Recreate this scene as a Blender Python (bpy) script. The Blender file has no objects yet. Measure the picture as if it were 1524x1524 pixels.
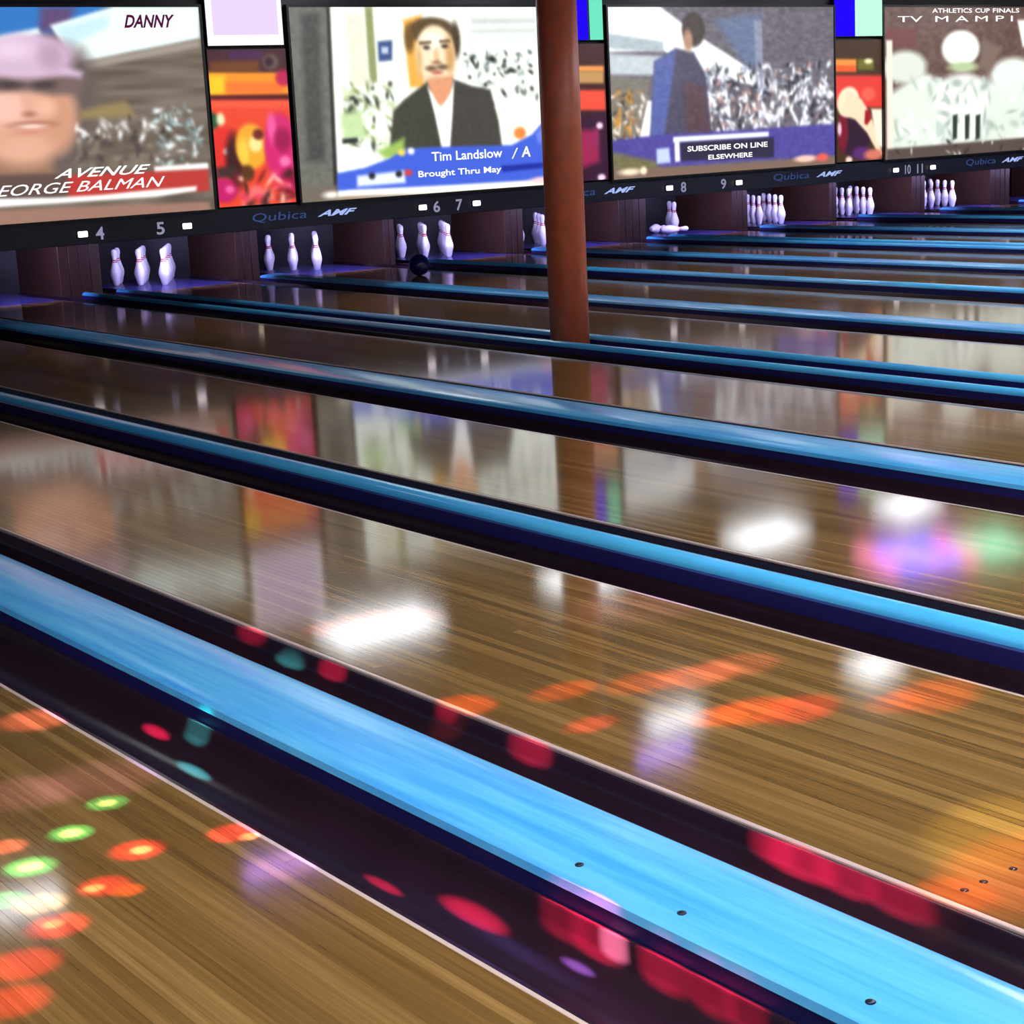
import bpy, bmesh, math, random
import numpy as np
from mathutils import Matrix, Vector

scene = bpy.context.scene
COL = scene.collection

# ------------------------------------------------------------------ camera
cam_data = bpy.data.cameras.new('camera')
cam_data.sensor_width = 36.0
cam_data.lens = 62.527
cam_data.clip_end = 200
cam = bpy.data.objects.new('camera', cam_data)
COL.objects.link(cam)
cam.matrix_world = Matrix(((0.799137, 0.164284, -0.578265, 0.0),
                           (-0.599184, 0.139968, -0.788281, 0.0),
                           (-0.048563, 0.976432, 0.210290, 1.42),
                           (0, 0, 0, 1)))
scene.camera = cam

# ------------------------------------------------------------------ world, exposure
world = bpy.data.worlds.new('world')
scene.world = world
world.use_nodes = True
world.node_tree.nodes['Background'].inputs[0].default_value = (0.5, 0.55, 1.0, 1)
world.node_tree.nodes['Background'].inputs[1].default_value = 0.02
vs = scene.view_settings
vs.view_transform = 'Standard'
vs.look = 'None'
vs.exposure = 0.0
vs.gamma = 1.0
vs.use_curve_mapping = False

TROFFER = 9.0        # ceiling light strength
ADDED_FILL = 44.0       # added fill lights over the approach and down the far side
SCREEN = 1.3         # screen strength
BEAM = 1.0           # party light beams

# ------------------------------------------------------------------ helpers
def lin(c):
    return tuple(((v / 255.0) / 12.92 if v / 255.0 <= 0.04045 else ((v / 255.0 + 0.055) / 1.055) ** 2.4) for v in c)

def tag(o, label=None, cat=None, group=None, kind=None):
    if label: o['label'] = label
    if cat: o['category'] = cat
    if group: o['group'] = group
    if kind: o['kind'] = kind
    return o

def empty(name, loc=(0, 0, 0)):
    o = bpy.data.objects.new(name, None)
    COL.objects.link(o)
    o.location = loc
    o.empty_display_size = 0.1
    return o

def link(name, me, mat=None, parent=None, loc=None):
    if mat is not None and not me.materials:
        me.materials.append(mat)
    o = bpy.data.objects.new(name, me)
    COL.objects.link(o)
    if parent is not None:
        o.parent = parent
    if loc is not None:
        o.location = loc
    return o

def mesh_from(name, verts, faces, smooth=False):
    me = bpy.data.meshes.new(name)
    me.from_pydata(verts, [], faces)
    me.update()
    if smooth:
        me.polygons.foreach_set('use_smooth', [True] * len(me.polygons))
    return me

def box_mesh(name, x0, x1, y0, y1, z0, z1, bev=0.0, seg=1):
    bm = bmesh.new()
    vs_ = [bm.verts.new((x, y, z)) for z in (z0, z1) for y in (y0, y1) for x in (x0, x1)]
    for f in ((0, 2, 3, 1), (4, 5, 7, 6), (0, 1, 5, 4), (2, 6, 7, 3), (0, 4, 6, 2), (1, 3, 7, 5)):
        bm.faces.new([vs_[i] for i in f])
    if bev > 0:
        bmesh.ops.bevel(bm, geom=list(bm.edges), offset=bev, segments=seg, affect='EDGES', profile=0.5)
    bmesh.ops.recalc_face_normals(bm, faces=bm.faces)
    me = bpy.data.meshes.new(name)
    bm.to_mesh(me); bm.free()
    return me

def box(name, x0, x1, y0, y1, z0, z1, mat, parent=None, bev=0.0, seg=1):
    return link(name, box_mesh(name, x0, x1, y0, y1, z0, z1, bev, seg), mat, parent)

def extrude_profile(name, prof, ys, smooth_angle=None):
    """closed (x,z) profile swept along Y through the stations ys"""
    n = len(prof)
    verts = [(x, y, z) for y in ys for x, z in prof]
    faces = []
    for s in range(len(ys) - 1):
        for i in range(n):
            j = (i + 1) % n
            faces.append((s * n + i, s * n + j, (s + 1) * n + j, (s + 1) * n + i))
    faces.append(tuple(range(n - 1, -1, -1)))
    faces.append(tuple((len(ys) - 1) * n + i for i in range(n)))
    me = mesh_from(name, verts, faces)
    bm = bmesh.new(); bm.from_mesh(me)
    bmesh.ops.recalc_face_normals(bm, faces=bm.faces)
    if smooth_angle:
        for f in bm.faces: f.smooth = True
        for e in bm.edges:
            if len(e.link_faces) == 2 and e.calc_face_angle(0) > smooth_angle:
                e.smooth = False
    bm.to_mesh(me); bm.free()
    return me

def lathe_mesh(name, prof, seg=20):
    verts, faces = [], []
    for r, z in prof:
        for k in range(seg):
            a = 2 * math.pi * k / seg
            verts.append((r * math.cos(a), r * math.sin(a), z))
    for i in range(len(prof) - 1):
        for k in range(seg):
            j = (k + 1) % seg
            faces.append((i * seg + k, i * seg + j, (i + 1) * seg + j, (i + 1) * seg + k))
    faces.append(tuple(range(seg - 1, -1, -1)))
    faces.append(tuple((len(prof) - 1) * seg + k for k in range(seg)))
    return mesh_from(name, verts, faces, True)

# ------------------------------------------------------------------ materials
def new_mat(name):
    m = bpy.data.materials.new(name)
    m.use_nodes = True
    nt = m.node_tree
    return m, nt, nt.nodes['Principled BSDF']

def plain(name, col, rough=0.5, metal=0.0, noise=0.15, scale=6.0, spec=0.5, bump=0.0):
    m, nt, b = new_mat(name)
    tc = nt.nodes.new('ShaderNodeTexCoord')
    nz = nt.nodes.new('ShaderNodeTexNoise'); nz.inputs['Scale'].default_value = scale; nz.inputs['Detail'].default_value = 4
    nt.links.new(tc.outputs['Object'], nz.inputs['Vector'])
    mix = nt.nodes.new('ShaderNodeMix'); mix.data_type = 'RGBA'
    mix.inputs[6].default_value = tuple(v * (1 - noise) for v in col) + (1,)
    mix.inputs[7].default_value = tuple(min(1, v * (1 + noise)) for v in col) + (1,)
    nt.links.new(nz.outputs['Fac'], mix.inputs[0])
    nt.links.new(mix.outputs[2], b.inputs['Base Color'])
    b.inputs['Roughness'].default_value = rough
    b.inputs['Metallic'].default_value = metal
    b.inputs['Specular IOR Level'].default_value = spec
    if bump:
        bp = nt.nodes.new('ShaderNodeBump'); bp.inputs['Strength'].default_value = bump; bp.inputs['Distance'].default_value = 0.01
        nt.links.new(nz.outputs['Fac'], bp.inputs['Height']); nt.links.new(bp.outputs[0], b.inputs['Normal'])
    return m

def emissive(name, col, strength):
    m = bpy.data.materials.new(name); m.use_nodes = True
    nt = m.node_tree
    nt.nodes.clear()
    out = nt.nodes.new('ShaderNodeOutputMaterial'); em = nt.nodes.new('ShaderNodeEmission')
    em.inputs[0].default_value = tuple(col) + (1,); em.inputs[1].default_value = strength
    nt.links.new(em.outputs[0], out.inputs[0])
    return m

def wood_mat(name, stripes):
    """varnished maple strips; stripes=True draws the 27 mm strips of a far lane as colour"""
    m, nt, b = new_mat(name)
    N, L = nt.nodes.new, nt.links.new
    tc = N('ShaderNodeTexCoord')
    sep = N('ShaderNodeSeparateXYZ'); L(tc.outputs['Object'], sep.inputs[0])
    comb = N('ShaderNodeCombineXYZ')
    if stripes:
        dv = N('ShaderNodeMath'); dv.operation = 'DIVIDE'; dv.inputs[1].default_value = 0.0269; L(sep.outputs[0], dv.inputs[0])
        fl = N('ShaderNodeMath'); fl.operation = 'FLOOR'; L(dv.outputs[0], fl.inputs[0])
        wn = N('ShaderNodeTexWhiteNoise'); wn.noise_dimensions = '1D'; L(fl.outputs[0], wn.inputs['W'])
        rnd = wn.outputs['Value']
    else:
        oi = N('ShaderNodeObjectInfo'); rnd = oi.outputs['Random']
    ad = N('ShaderNodeMath'); ad.operation = 'MULTIPLY_ADD'; ad.inputs[1].default_value = 40.0; L(rnd, ad.inputs[0])
    mx = N('ShaderNodeMath'); mx.operation = 'MULTIPLY'; mx.inputs[1].default_value = 90.0; L(sep.outputs[0], mx.inputs[0])
    L(mx.outputs[0], ad.inputs[2])
    my = N('ShaderNodeMath'); my.operation = 'MULTIPLY'; my.inputs[1].default_value = 1.6; L(sep.outputs[1], my.inputs[0])
    L(ad.outputs[0], comb.inputs[0]); L(my.outputs[0], comb.inputs[1])
    nz = N('ShaderNodeTexNoise'); nz.inputs['Scale'].default_value = 1.0; nz.inputs['Detail'].default_value = 5; nz.inputs['Roughness'].default_value = 0.6
    L(comb.outputs[0], nz.inputs['Vector'])
    sc = N('ShaderNodeMath'); sc.operation = 'MULTIPLY_ADD'; sc.inputs[1].default_value = 0.38; L(rnd, sc.inputs[0])
    hf = N('ShaderNodeMath'); hf.operation = 'MULTIPLY'; hf.inputs[1].default_value = 0.75; L(nz.outputs['Fac'], hf.inputs[0])
    L(hf.outputs[0], sc.inputs[2])
    ramp = N('ShaderNodeValToRGB')
    e = ramp.color_ramp.elements
    e[0].position = 0.15; e[0].color = (0.090, 0.043, 0.012, 1)
    e[1].position = 0.95; e[1].color = (0.34, 0.195, 0.065, 1)
    k = ramp.color_ramp.elements.new(0.55); k.color = (0.19, 0.102, 0.029, 1)
    L(sc.outputs[0], ramp.inputs[0]); L(ramp.outputs[0], b.inputs['Base Color'])
    b.inputs['Roughness'].default_value = 0.085
    b.inputs['IOR'].default_value = 1.9
    return m

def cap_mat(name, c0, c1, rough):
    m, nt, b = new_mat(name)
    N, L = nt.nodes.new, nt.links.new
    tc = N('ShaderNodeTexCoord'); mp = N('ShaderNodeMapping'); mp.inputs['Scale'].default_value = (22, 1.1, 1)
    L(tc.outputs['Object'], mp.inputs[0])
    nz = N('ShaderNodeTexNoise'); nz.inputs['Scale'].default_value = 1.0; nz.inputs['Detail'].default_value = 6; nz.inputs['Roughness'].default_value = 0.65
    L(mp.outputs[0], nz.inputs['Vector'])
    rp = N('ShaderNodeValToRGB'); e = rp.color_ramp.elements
    e[0].position = 0.35; e[0].color = c0 + (1,); e[1].position = 0.68; e[1].color = c1 + (1,)  # paler streaks along the cap paint in white highlights
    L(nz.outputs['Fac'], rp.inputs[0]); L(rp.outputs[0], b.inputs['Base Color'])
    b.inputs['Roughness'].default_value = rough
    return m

def paint_mat(name, strength):
    m = bpy.data.materials.new(name); m.use_nodes = True
    nt = m.node_tree
    b = nt.nodes['Principled BSDF']
    at = nt.nodes.new('ShaderNodeAttribute'); at.attribute_name = 'picture'
    b.inputs['Base Color'].default_value = (0.01, 0.01, 0.01, 1)
    b.inputs['Roughness'].default_value = 0.35
    nt.links.new(at.outputs['Color'], b.inputs['Emission Color'])
    b.inputs['Emission Strength'].default_value = strength
    return m

M = dict(
    board=wood_mat('lane_board_wood', False),
    lane=wood_mat('lane_wood', True),
    edge=plain('edge_highlight_pale', (0.55, 0.42, 0.38), 0.12, noise=0.08),  # pale colour stands in for the highlight on lane edges
    deck=plain('pin_deck_blue', (0.03, 0.03, 0.16), 0.15),
    gutter=plain('gutter_black', (0.020, 0.009, 0.017), 0.2, noise=0.3),
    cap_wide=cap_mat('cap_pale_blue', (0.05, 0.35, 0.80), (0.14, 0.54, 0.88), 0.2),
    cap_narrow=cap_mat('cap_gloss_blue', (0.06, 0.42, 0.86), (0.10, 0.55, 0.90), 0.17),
    cap_base=plain('divider_shade_navy', (0.012, 0.012, 0.11), 0.4),  # navy puts the shade on the divider sides into the colour
    screw=plain('screw_dark', (0.02, 0.03, 0.05), 0.35, 0.6),
    dot=plain('guide_dot_brown', (0.03, 0.015, 0.008), 0.12),
    black=plain('masking_black', (0.006, 0.006, 0.008), 0.5),
    bezel=plain('bezel_black', (0.006, 0.006, 0.007), 0.35),
    navy=plain('masking_navy', (0.004, 0.005, 0.022), 0.4),
    column=plain('column_rust_red', (0.56, 0.12, 0.05), 0.4, noise=0.25, scale=14, bump=0.15),
    kick=plain('kickback_brown', (0.050, 0.022, 0.014), 0.45, noise=0.35, scale=9),
    kick_edge=plain('kickback_trim', (0.16, 0.11, 0.05), 0.45),
    pin=plain('pin_white', (0.85, 0.85, 0.88), 0.25, noise=0.02),
    pin_red=plain('pin_red', (0.55, 0.02, 0.02), 0.3),
    ball=plain('ball_navy', (0.012, 0.015, 0.12), 0.08, noise=0.5, scale=9),
    hole=plain('ball_hole', (0.002, 0.002, 0.002), 0.6),
    floor=plain('subfloor_dark', (0.02, 0.018, 0.018), 0.8),
    wall=plain('wall_charcoal', (0.05, 0.048, 0.055), 0.8),
    ceil=plain('ceiling_tile', (0.085, 0.08, 0.085), 0.9),
    steel=plain('fixture_steel', (0.25, 0.25, 0.27), 0.4, 0.5),
    lamp_black=plain('fixture_black', (0.012, 0.012, 0.013), 0.45),
    screen=paint_mat('screen_picture', SCREEN),
    poster=paint_mat('backlit_graphic', 1.1),
    diffuser=emissive('light_diffuser', (0.90, 0.95, 1.0), TROFFER),
    diffuser_fill=emissive('added_fill_diffuser', (0.95, 0.96, 1.0), ADDED_FILL),
    violet_tube=emissive('violet_tube', (0.55, 0.48, 1.0), 240.0),
    blacklight=emissive('black_light_tube', (0.34, 0.22, 1.0), 14.0),
    lilac=emissive('lilac_lightbox', lin((226, 206, 244)), 1.15),
    lilac_rim=emissive('white_lightbox_rim', lin((250, 244, 252)), 1.2),
    mint=emissive('mint_lightbox', lin((190, 250, 222)), 1.1),
    mint_deep=emissive('mint_deep_lightbox', lin((110, 226, 190)), 1.1),
    blue=emissive('blue_lightbox', lin((34, 10, 245)), 1.1),
    led_pink=emissive('led_pink', (1.0, 0.22, 0.45), 8.0),
    led_blue=emissive('led_blue', (0.12, 0.12, 1.0), 11.0),
    led_violet=emissive('led_violet', (0.45, 0.25, 1.0), 9.0),
    led_mint=emissive('led_mint', (0.35, 1.0, 0.65), 4.5),
    white_glow=emissive('caption_white', (1, 1, 1), 1.3),
    magenta_ink=emissive('logo_plum', lin((92, 18, 66)), 1.0),
    sign_dim=emissive('sign_blue', lin((62, 84, 140)), 0.8),
    sign_bright=emissive('sign_pale_blue', lin((170, 190, 250)), 1.0),
    digit=emissive('lane_digit', lin((160, 158, 190)), 0.8),
    dot_light=emissive('indicator_white', (1.0, 0.86, 0.92), 3.0),
    warm_light=emissive('warm_dot', (1.0, 0.85, 0.55), 1.6),
)
OPS = {
 'TV1': [
  ('p',(104,92,80),0.007,[(-0.106,-0.052),(3.319,-0.06),(3.211,1.792),(-0.326,1.647)]),
  ('n',18,0.35,0.04,1),
  ('p',(48,112,182),0.053,[(-0.109,-0.029),(2.396,-0.031),(1.936,0.194),(1.395,0.261),(-0.162,0.379)]),
  ('p',(90,70,110),0.08,[(1.758,-0.005),(2.043,-0.005),(1.966,0.178),(1.708,0.202)]),
  ('p',(226,242,240),0.033,[(0.747,0.319),(1.4,0.22),(1.712,0.161),(1.735,0.213),(1.39,0.313),(0.735,0.419)]),
  ('p',(224,240,238),0.027,[(1.816,0.141),(2.381,-0.005),(3.15,-0.005),(3.138,0.253),(1.996,0.437)]),
  ('p',(190,220,225),0.053,[(1.853,0.162),(2.328,0.059),(2.318,0.154),(1.952,0.31)]),
  ('p',(150,140,130),0.027,[(1.995,0.442),(3.136,0.269),(3.131,0.325),(2.048,0.496)]),
  ('p',(96,84,80),0.16,[(1.73,0.255),(2.064,0.337),(2.215,0.58),(1.966,1.271),(1.615,1.306)]),
  ('p',(150,112,90),0.107,[(1.088,1.043),(1.698,1.07),(1.728,1.323),(0.947,1.322)]),
  ('e',(208,156,130),0.12,1.5,0.814,0.466,0.409,0),
  ('e',(196,142,114),0.12,1.811,0.867,0.127,0.234,0),
  ('e',(228,180,164),0.12,1.371,0.768,0.223,0.135,0),
  ('e',(224,172,148),0.08,1.707,0.778,0.091,0.074,0),
  ('e',(214,160,138),0.053,1.565,0.732,0.056,0.094,0),
  ('e',(160,104,84),0.033,1.566,0.827,0.051,0.021,0),
  ('e',(150,92,76),0.033,1.579,0.911,0.17,0.026,0),
  ('e',(244,214,204),0.02,1.578,0.922,0.113,0.016,0),
  ('e',(200,132,116),0.033,1.561,0.969,0.124,0.021,0),
  ('e',(214,164,140),0.08,1.491,1.098,0.169,0.074,0),
  ('p',(112,92,88),0.06,[(1.04,0.522),(1.703,0.505),(2.076,0.555),(2.016,0.682),(1.785,0.686),(1.574,0.648),(1.026,0.644)]),
  ('e',(70,58,58),0.04,1.424,0.592,0.111,0.036,0),
  ('e',(70,58,58),0.04,1.715,0.6,0.102,0.037,0),
  ('e',(203,172,198),0.067,1.593,0.378,0.397,0.177,0),
  ('p',(200,172,196),0.053,[(0.949,0.388),(1.769,0.412),(2.058,0.512),(2.03,0.554),(1.646,0.504),(0.935,0.509)]),
  ('e',(176,146,170),0.107,1.796,0.381,0.103,0.105,0),
  ('e',(218,192,212),0.08,1.476,0.324,0.156,0.072,0),
  ('p',(140,122,80),0.053,[(2.002,0.815),(2.406,0.747),(2.484,0.869),(2.006,0.884)]),
  ('s',[(245,245,245),(200,195,190),(60,50,45)],1.937,0.882,2.803,1.063,40,0.027,3),
  ('s',[(190,215,215),(235,235,235),(95,85,80),(120,140,140)],2.642,0.808,3.064,1.299,80,0.027,4),
  ('s',[(70,60,60),(130,115,100)],1.875,1.024,2.624,1.304,30,0.033,5),
  ('p',(236,236,232),0.013,[(2.613,1.293),(3.116,1.285),(3.118,1.336),(2.608,1.337)]),
  ('p',(176,52,46),0.02,[(1.614,1.316),(3.117,1.341),(3.107,1.522),(1.592,1.519)]),
  ('p',(90,70,64),0.04,[(0.952,1.281),(1.845,1.307),(1.823,1.512),(0.927,1.498)]),
  ('p',(238,238,236),0.013,[(0.931,1.462),(1.709,1.494),(2.119,1.497),(2.483,1.486),(2.996,1.476),(2.98,1.515),(2.6,1.543),(2.114,1.541),(1.704,1.542),(0.922,1.54)]),
  ('p',(150,112,98),0.027,[(0.919,1.56),(3.098,1.613),(3.104,1.693),(0.905,1.685)]),
 ],
 'TV2': [
  ('p',(240,246,236),0.007,[(-0.172,-0.061),(3.096,-0.068),(2.985,1.988),(-0.338,1.824)]),
  ('p',(104,103,96),0.02,[(-0.172,-0.061),(0.409,-0.062),(0.362,1.633),(0.343,1.871),(-0.338,1.824)]),
  ('p',(70,72,68),0.067,[(0.119,0.052),(0.304,0.052),(0.267,1.331),(0.087,1.322)]),
  ('n',9,0.03,0.03,2),
  ('p',(40,38,36),0.013,[(0.392,-0.016),(0.426,-0.016),(0.38,1.67),(0.338,1.667)]),
  ('p',(226,224,205),0.053,[(0.581,0.053),(0.779,0.053),(0.8,0.7),(0.586,0.694)]),
  ('p',(140,150,98),0.02,[(0.79,-0.005),(0.869,-0.005),(0.875,0.654),(0.794,0.676)]),
  ('p',(60,80,130),0.027,[(0.903,0.3),(1.063,0.29),(1.049,0.468),(0.903,0.477)]),
  ('p',(190,205,225),0.02,[(0.942,0.348),(1.015,0.349),(1.01,0.408),(0.938,0.407)]),
  ('p',(232,168,70),0.04,[(1.193,0.113),(1.395,0.067),(1.386,0.715),(1.223,0.71)]),
  ('p',(224,232,226),0.067,[(1.888,0.044),(2.76,0.045),(2.758,0.371),(1.867,0.359)]),
  ('p',(200,206,200),0.02,[(1.962,0.105),(2.716,0.107),(2.713,0.145),(1.958,0.153)]),
  ('p',(206,212,206),0.02,[(1.955,0.202),(2.711,0.195),(2.708,0.232),(1.953,0.238)]),
  ('s',[(30,30,30),(60,70,70),(160,175,170)],1.865,0.39,2.645,0.621,44,0.027,7),
  ('s',[(30,30,30),(200,210,205),(90,100,100)],1.855,0.542,2.709,0.939,36,0.027,8),
  ('s',[(40,45,30),(120,140,80),(190,205,150),(225,230,210)],0.483,0.662,1.052,1.218,80,0.033,9),
  ('p',(190,215,160),0.053,[(0.462,0.926),(0.676,0.903),(0.729,1.144),(0.477,1.174)]),
  ('p',(40,40,40),0.02,[(0.465,1.144),(0.622,1.139),(0.633,1.181),(0.462,1.186)]),
  ('e',(88,70,44),0.033,1.497,0.211,0.265,0.12,0),
  ('e',(110,80,40),0.04,1.247,0.28,0.052,0.119,0),
  ('e',(70,56,38),0.033,1.764,0.297,0.054,0.158,0),
  ('e',(240,220,188),0.033,1.528,0.415,0.22,0.254,0),
  ('e',(252,244,222),0.053,1.506,0.295,0.121,0.072,0),
  ('e',(206,160,104),0.053,1.693,0.442,0.053,0.17,0),
  ('e',(214,176,120),0.04,1.343,0.485,0.037,0.144,0),
  ('p',(92,70,48),0.02,[(1.356,0.305),(1.491,0.301),(1.489,0.325),(1.354,0.335)]),
  ('p',(92,70,48),0.02,[(1.582,0.295),(1.703,0.291),(1.702,0.315),(1.58,0.32)]),
  ('e',(60,48,40),0.02,1.434,0.36,0.037,0.018,0),
  ('e',(60,48,40),0.02,1.638,0.35,0.038,0.018,0),
  ('e',(222,186,140),0.027,1.541,0.44,0.03,0.072,0),
  ('e',(160,116,80),0.02,1.537,0.494,0.053,0.018,0),
  ('e',(104,80,56),0.027,1.473,0.547,0.06,0.024,0),
  ('e',(104,80,56),0.027,1.603,0.538,0.061,0.024,0),
  ('e',(186,96,80),0.02,1.539,0.585,0.061,0.018,0),
  ('e',(206,176,134),0.04,1.526,0.651,0.129,0.036,0),
  ('p',(220,150,110),0.033,[(1.406,0.655),(1.712,0.613),(1.7,0.784),(1.563,0.89),(1.453,0.838)]),
  ('p',(62,62,52),0.027,[(0.961,1.256),(1.03,0.915),(1.156,0.817),(1.42,0.667),(1.509,0.9),(1.589,1.284)]),
  ('p',(66,62,56),0.027,[(1.709,0.649),(1.921,0.716),(2.138,0.759),(2.215,1.048),(2.247,1.314),(1.605,1.285)]),
  ('p',(250,252,250),0.02,[(1.417,0.703),(1.472,0.778),(1.56,0.933),(1.67,0.783),(1.724,0.662),(1.69,0.937),(1.635,1.286),(1.543,1.282),(1.482,0.961)]),
  ('n',6,0.02,0.02,5),
  ('p',(150,185,90),0.053,[(0.828,1.268),(1.13,1.16),(1.117,1.342),(0.911,1.338)]),
  ('p',(62,92,206),0.02,[(0.954,1.34),(1.123,1.263),(1.423,1.258),(2.362,1.281),(2.612,1.19),(2.82,1.019),(2.869,1.641),(0.372,1.598),(0.385,1.443),(0.673,1.411)]),
  ('p',(225,235,245),0.033,[(0.595,1.479),(1.108,1.457),(1.115,1.568),(0.588,1.574)]),
  ('p',(20,40,150),0.013,[(2.221,1.471),(2.828,1.463),(2.825,1.515),(2.233,1.529)]),
  ('p',(105,125,225),0.033,[(2.653,1.192),(2.801,1.057),(2.826,1.199),(2.688,1.289)]),
  ('e',(225,130,60),0.033,2.466,1.172,0.073,0.057,0),
  ('e',(30,30,40),0.02,0.753,1.487,0.036,0.03,0),
  ('e',(30,30,40),0.02,1.047,1.485,0.037,0.03,0),
  ('e',(200,60,70),0.02,1.152,1.478,0.045,0.03,0),
  ('e',(230,205,90),0.02,1.091,1.292,0.044,0.03,0),
  ('e',(235,235,245),0.02,1.196,1.285,0.037,0.03,0),
  ('p',(240,238,230),0.013,[(0.479,1.598),(1.398,1.621),(2.853,1.627),(2.867,1.68),(1.394,1.677),(0.474,1.658)]),
  ('p',(150,130,110),0.02,[(-0.05,1.643),(0.474,1.652),(1.393,1.683),(2.883,1.687),(2.874,1.85),(-0.062,1.784)]),
  ('p',(110,100,88),0.04,[(-0.312,1.534),(0.376,1.55),(0.35,1.872),(-0.338,1.824)]),
  ('e',(245,235,225),0.033,0.313,1.63,0.084,0.03,0),
  ('e',(250,205,205),0.027,2.719,1.632,0.15,0.032,0),
 ],
 'TV3': [
  ('p',(98,92,102),0.007,[(-0.181,-0.068),(3.45,-0.076),(3.423,1.961),(-0.28,1.879)]),
  ('n',14,0.05,0.02,6),
  ('p',(236,240,240),0.027,[(-0.029,-0.017),(0.676,-0.018),(1.281,0.317),(2.092,0.7),(2.05,0.81),(1.174,0.68),(0.721,0.424),(-0.017,0.433)]),
  ('p',(168,180,186),0.033,[(-0.008,0.252),(0.725,0.338),(0.721,0.444),(-0.015,0.394)]),
  ('p',(190,198,204),0.04,[(-0.0,0.446),(0.719,0.484),(0.666,0.669),(0.007,0.654)]),
  ('p',(120,116,108),0.053,[(0.007,0.654),(0.528,0.705),(0.46,1.25),(-0.005,1.264)]),
  ('s',[(200,140,60),(70,60,40),(150,120,90),(235,225,210)],0.017,0.805,0.439,1.302,70,0.033,10),
  ('p',(96,110,140),0.093,[(1.43,0.13),(2.11,0.064),(2.095,0.616),(1.897,0.612)]),
  ('p',(132,138,160),0.027,[(2.009,0.132),(2.127,0.133),(2.138,1.247),(2.038,1.243)]),
  ('s',[(240,242,245),(60,60,72),(150,160,175),(225,225,235),(40,38,50),(180,140,130)],1.271,0.6,3.173,1.302,330,0.037,11),
  ('s',[(250,250,250),(235,238,245)],1.291,0.839,3.173,1.287,90,0.04,12),
  ('p',(245,246,248),0.027,[(0.492,0.917),(0.583,0.92),(0.513,1.285),(0.368,1.279)]),
  ('p',(74,70,92),0.033,[(0.599,0.535),(0.896,0.406),(1.136,0.45),(1.297,0.669),(1.371,1.3),(0.512,1.292)]),
  ('p',(84,96,158),0.053,[(0.599,0.535),(0.896,0.42),(0.849,0.659),(0.695,1.293),(0.512,1.292)]),
  ('p',(84,62,70),0.067,[(0.985,0.729),(1.274,0.804),(1.352,1.3),(1.01,1.299)]),
  ('e',(62,52,46),0.033,1.144,0.222,0.159,0.174,0),
  ('e',(170,130,105),0.04,1.066,0.328,0.065,0.107,0),
  ('p',(76,68,148),0.033,[(-0.041,1.295),(0.687,1.259),(1.391,1.26),(3.217,1.245),(3.233,1.597),(1.77,1.583),(0.719,1.599),(-0.031,1.441)]),
  ('p',(110,104,70),0.053,[(-0.029,1.402),(0.584,1.525),(0.624,1.676),(-0.025,1.681)]),
  ('n',10,0.04,0.02,13),
  ('p',(232,238,250),0.013,[(0.824,1.292),(2.197,1.292),(2.196,1.341),(0.822,1.346)]),
  ('p',(40,34,60),0.02,[(0.915,1.35),(2.277,1.352),(2.271,1.565),(0.926,1.542)]),
  ('p',(190,205,245),0.027,[(0.59,1.403),(0.764,1.398),(0.777,1.548),(0.592,1.552)]),
  ('p',(246,246,250),0.013,[(0.841,1.347),(0.906,1.343),(0.908,1.541),(0.842,1.544)]),
  ('p',(122,98,84),0.033,[(-0.037,1.574),(1.769,1.611),(3.233,1.597),(3.231,1.699),(-0.027,1.727)]),
  ('e',(240,225,190),0.033,0.227,1.614,0.135,0.033,0),
  ('e',(240,225,190),0.02,0.408,1.61,0.045,0.04,0),
  ('e',(245,195,180),0.027,2.755,1.603,0.168,0.036,0),
  ('e',(220,90,80),0.027,3.019,1.601,0.096,0.044,0),
 ],
 'TV4': [
  ('p',(98,74,68),0.007,[(-0.256,-0.077),(4.89,-0.088),(4.986,2.113),(-0.275,1.831)]),
  ('n',14,0.06,0.03,7),
  ('p',(110,60,62),0.04,[(0.05,0.228),(0.547,0.232),(0.547,0.44),(0.049,0.433)]),
  ('p',(218,226,216),0.093,[(0.09,0.951),(0.639,0.725),(0.99,0.839),(1.469,0.773),(2.089,0.896),(2.519,0.78),(4.927,0.747),(4.977,1.897),(0.086,1.639)]),
  ('e',(214,220,208),0.067,0.352,0.66,0.368,0.179,0),
  ('e',(228,232,224),0.04,1.322,0.465,0.339,0.206,0),
  ('e',(176,196,150),0.04,1.372,0.679,0.267,0.054,0),
  ('e',(222,230,222),0.08,2.289,0.791,0.437,0.205,0),
  ('p',(120,100,90),0.067,[(1.71,0.378),(2.082,0.459),(1.837,0.766),(1.664,0.685)]),
  ('p',(190,205,195),0.04,[(0.872,0.783),(0.99,0.786),(1.053,1.631),(0.898,1.623)]),
  ('e',(232,236,230),0.107,1.326,1.062,0.49,0.309,0),
  ('p',(240,240,232),0.04,[(2.354,0.151),(4.897,0.078),(4.923,0.663),(2.462,0.464)]),
  ('s',[(180,195,182),(240,244,238),(160,175,165)],0.125,0.803,3.548,1.663,120,0.06,14),
  ('p',(44,52,46),0.027,[(1.183,1.227),(1.267,1.214),(1.256,1.492),(1.184,1.505)]),
  ('p',(44,52,46),0.027,[(1.4,1.234),(1.485,1.222),(1.475,1.502),(1.402,1.514)]),
  ('p',(44,52,46),0.027,[(1.596,1.241),(1.682,1.229),(1.672,1.51),(1.598,1.522)]),
  ('p',(240,240,236),0.02,[(1.29,0.984),(1.386,0.987),(1.402,1.514),(1.329,1.511)]),
  ('p',(240,240,236),0.02,[(1.496,0.99),(1.581,0.992),(1.586,1.498),(1.524,1.496)]),
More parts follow.
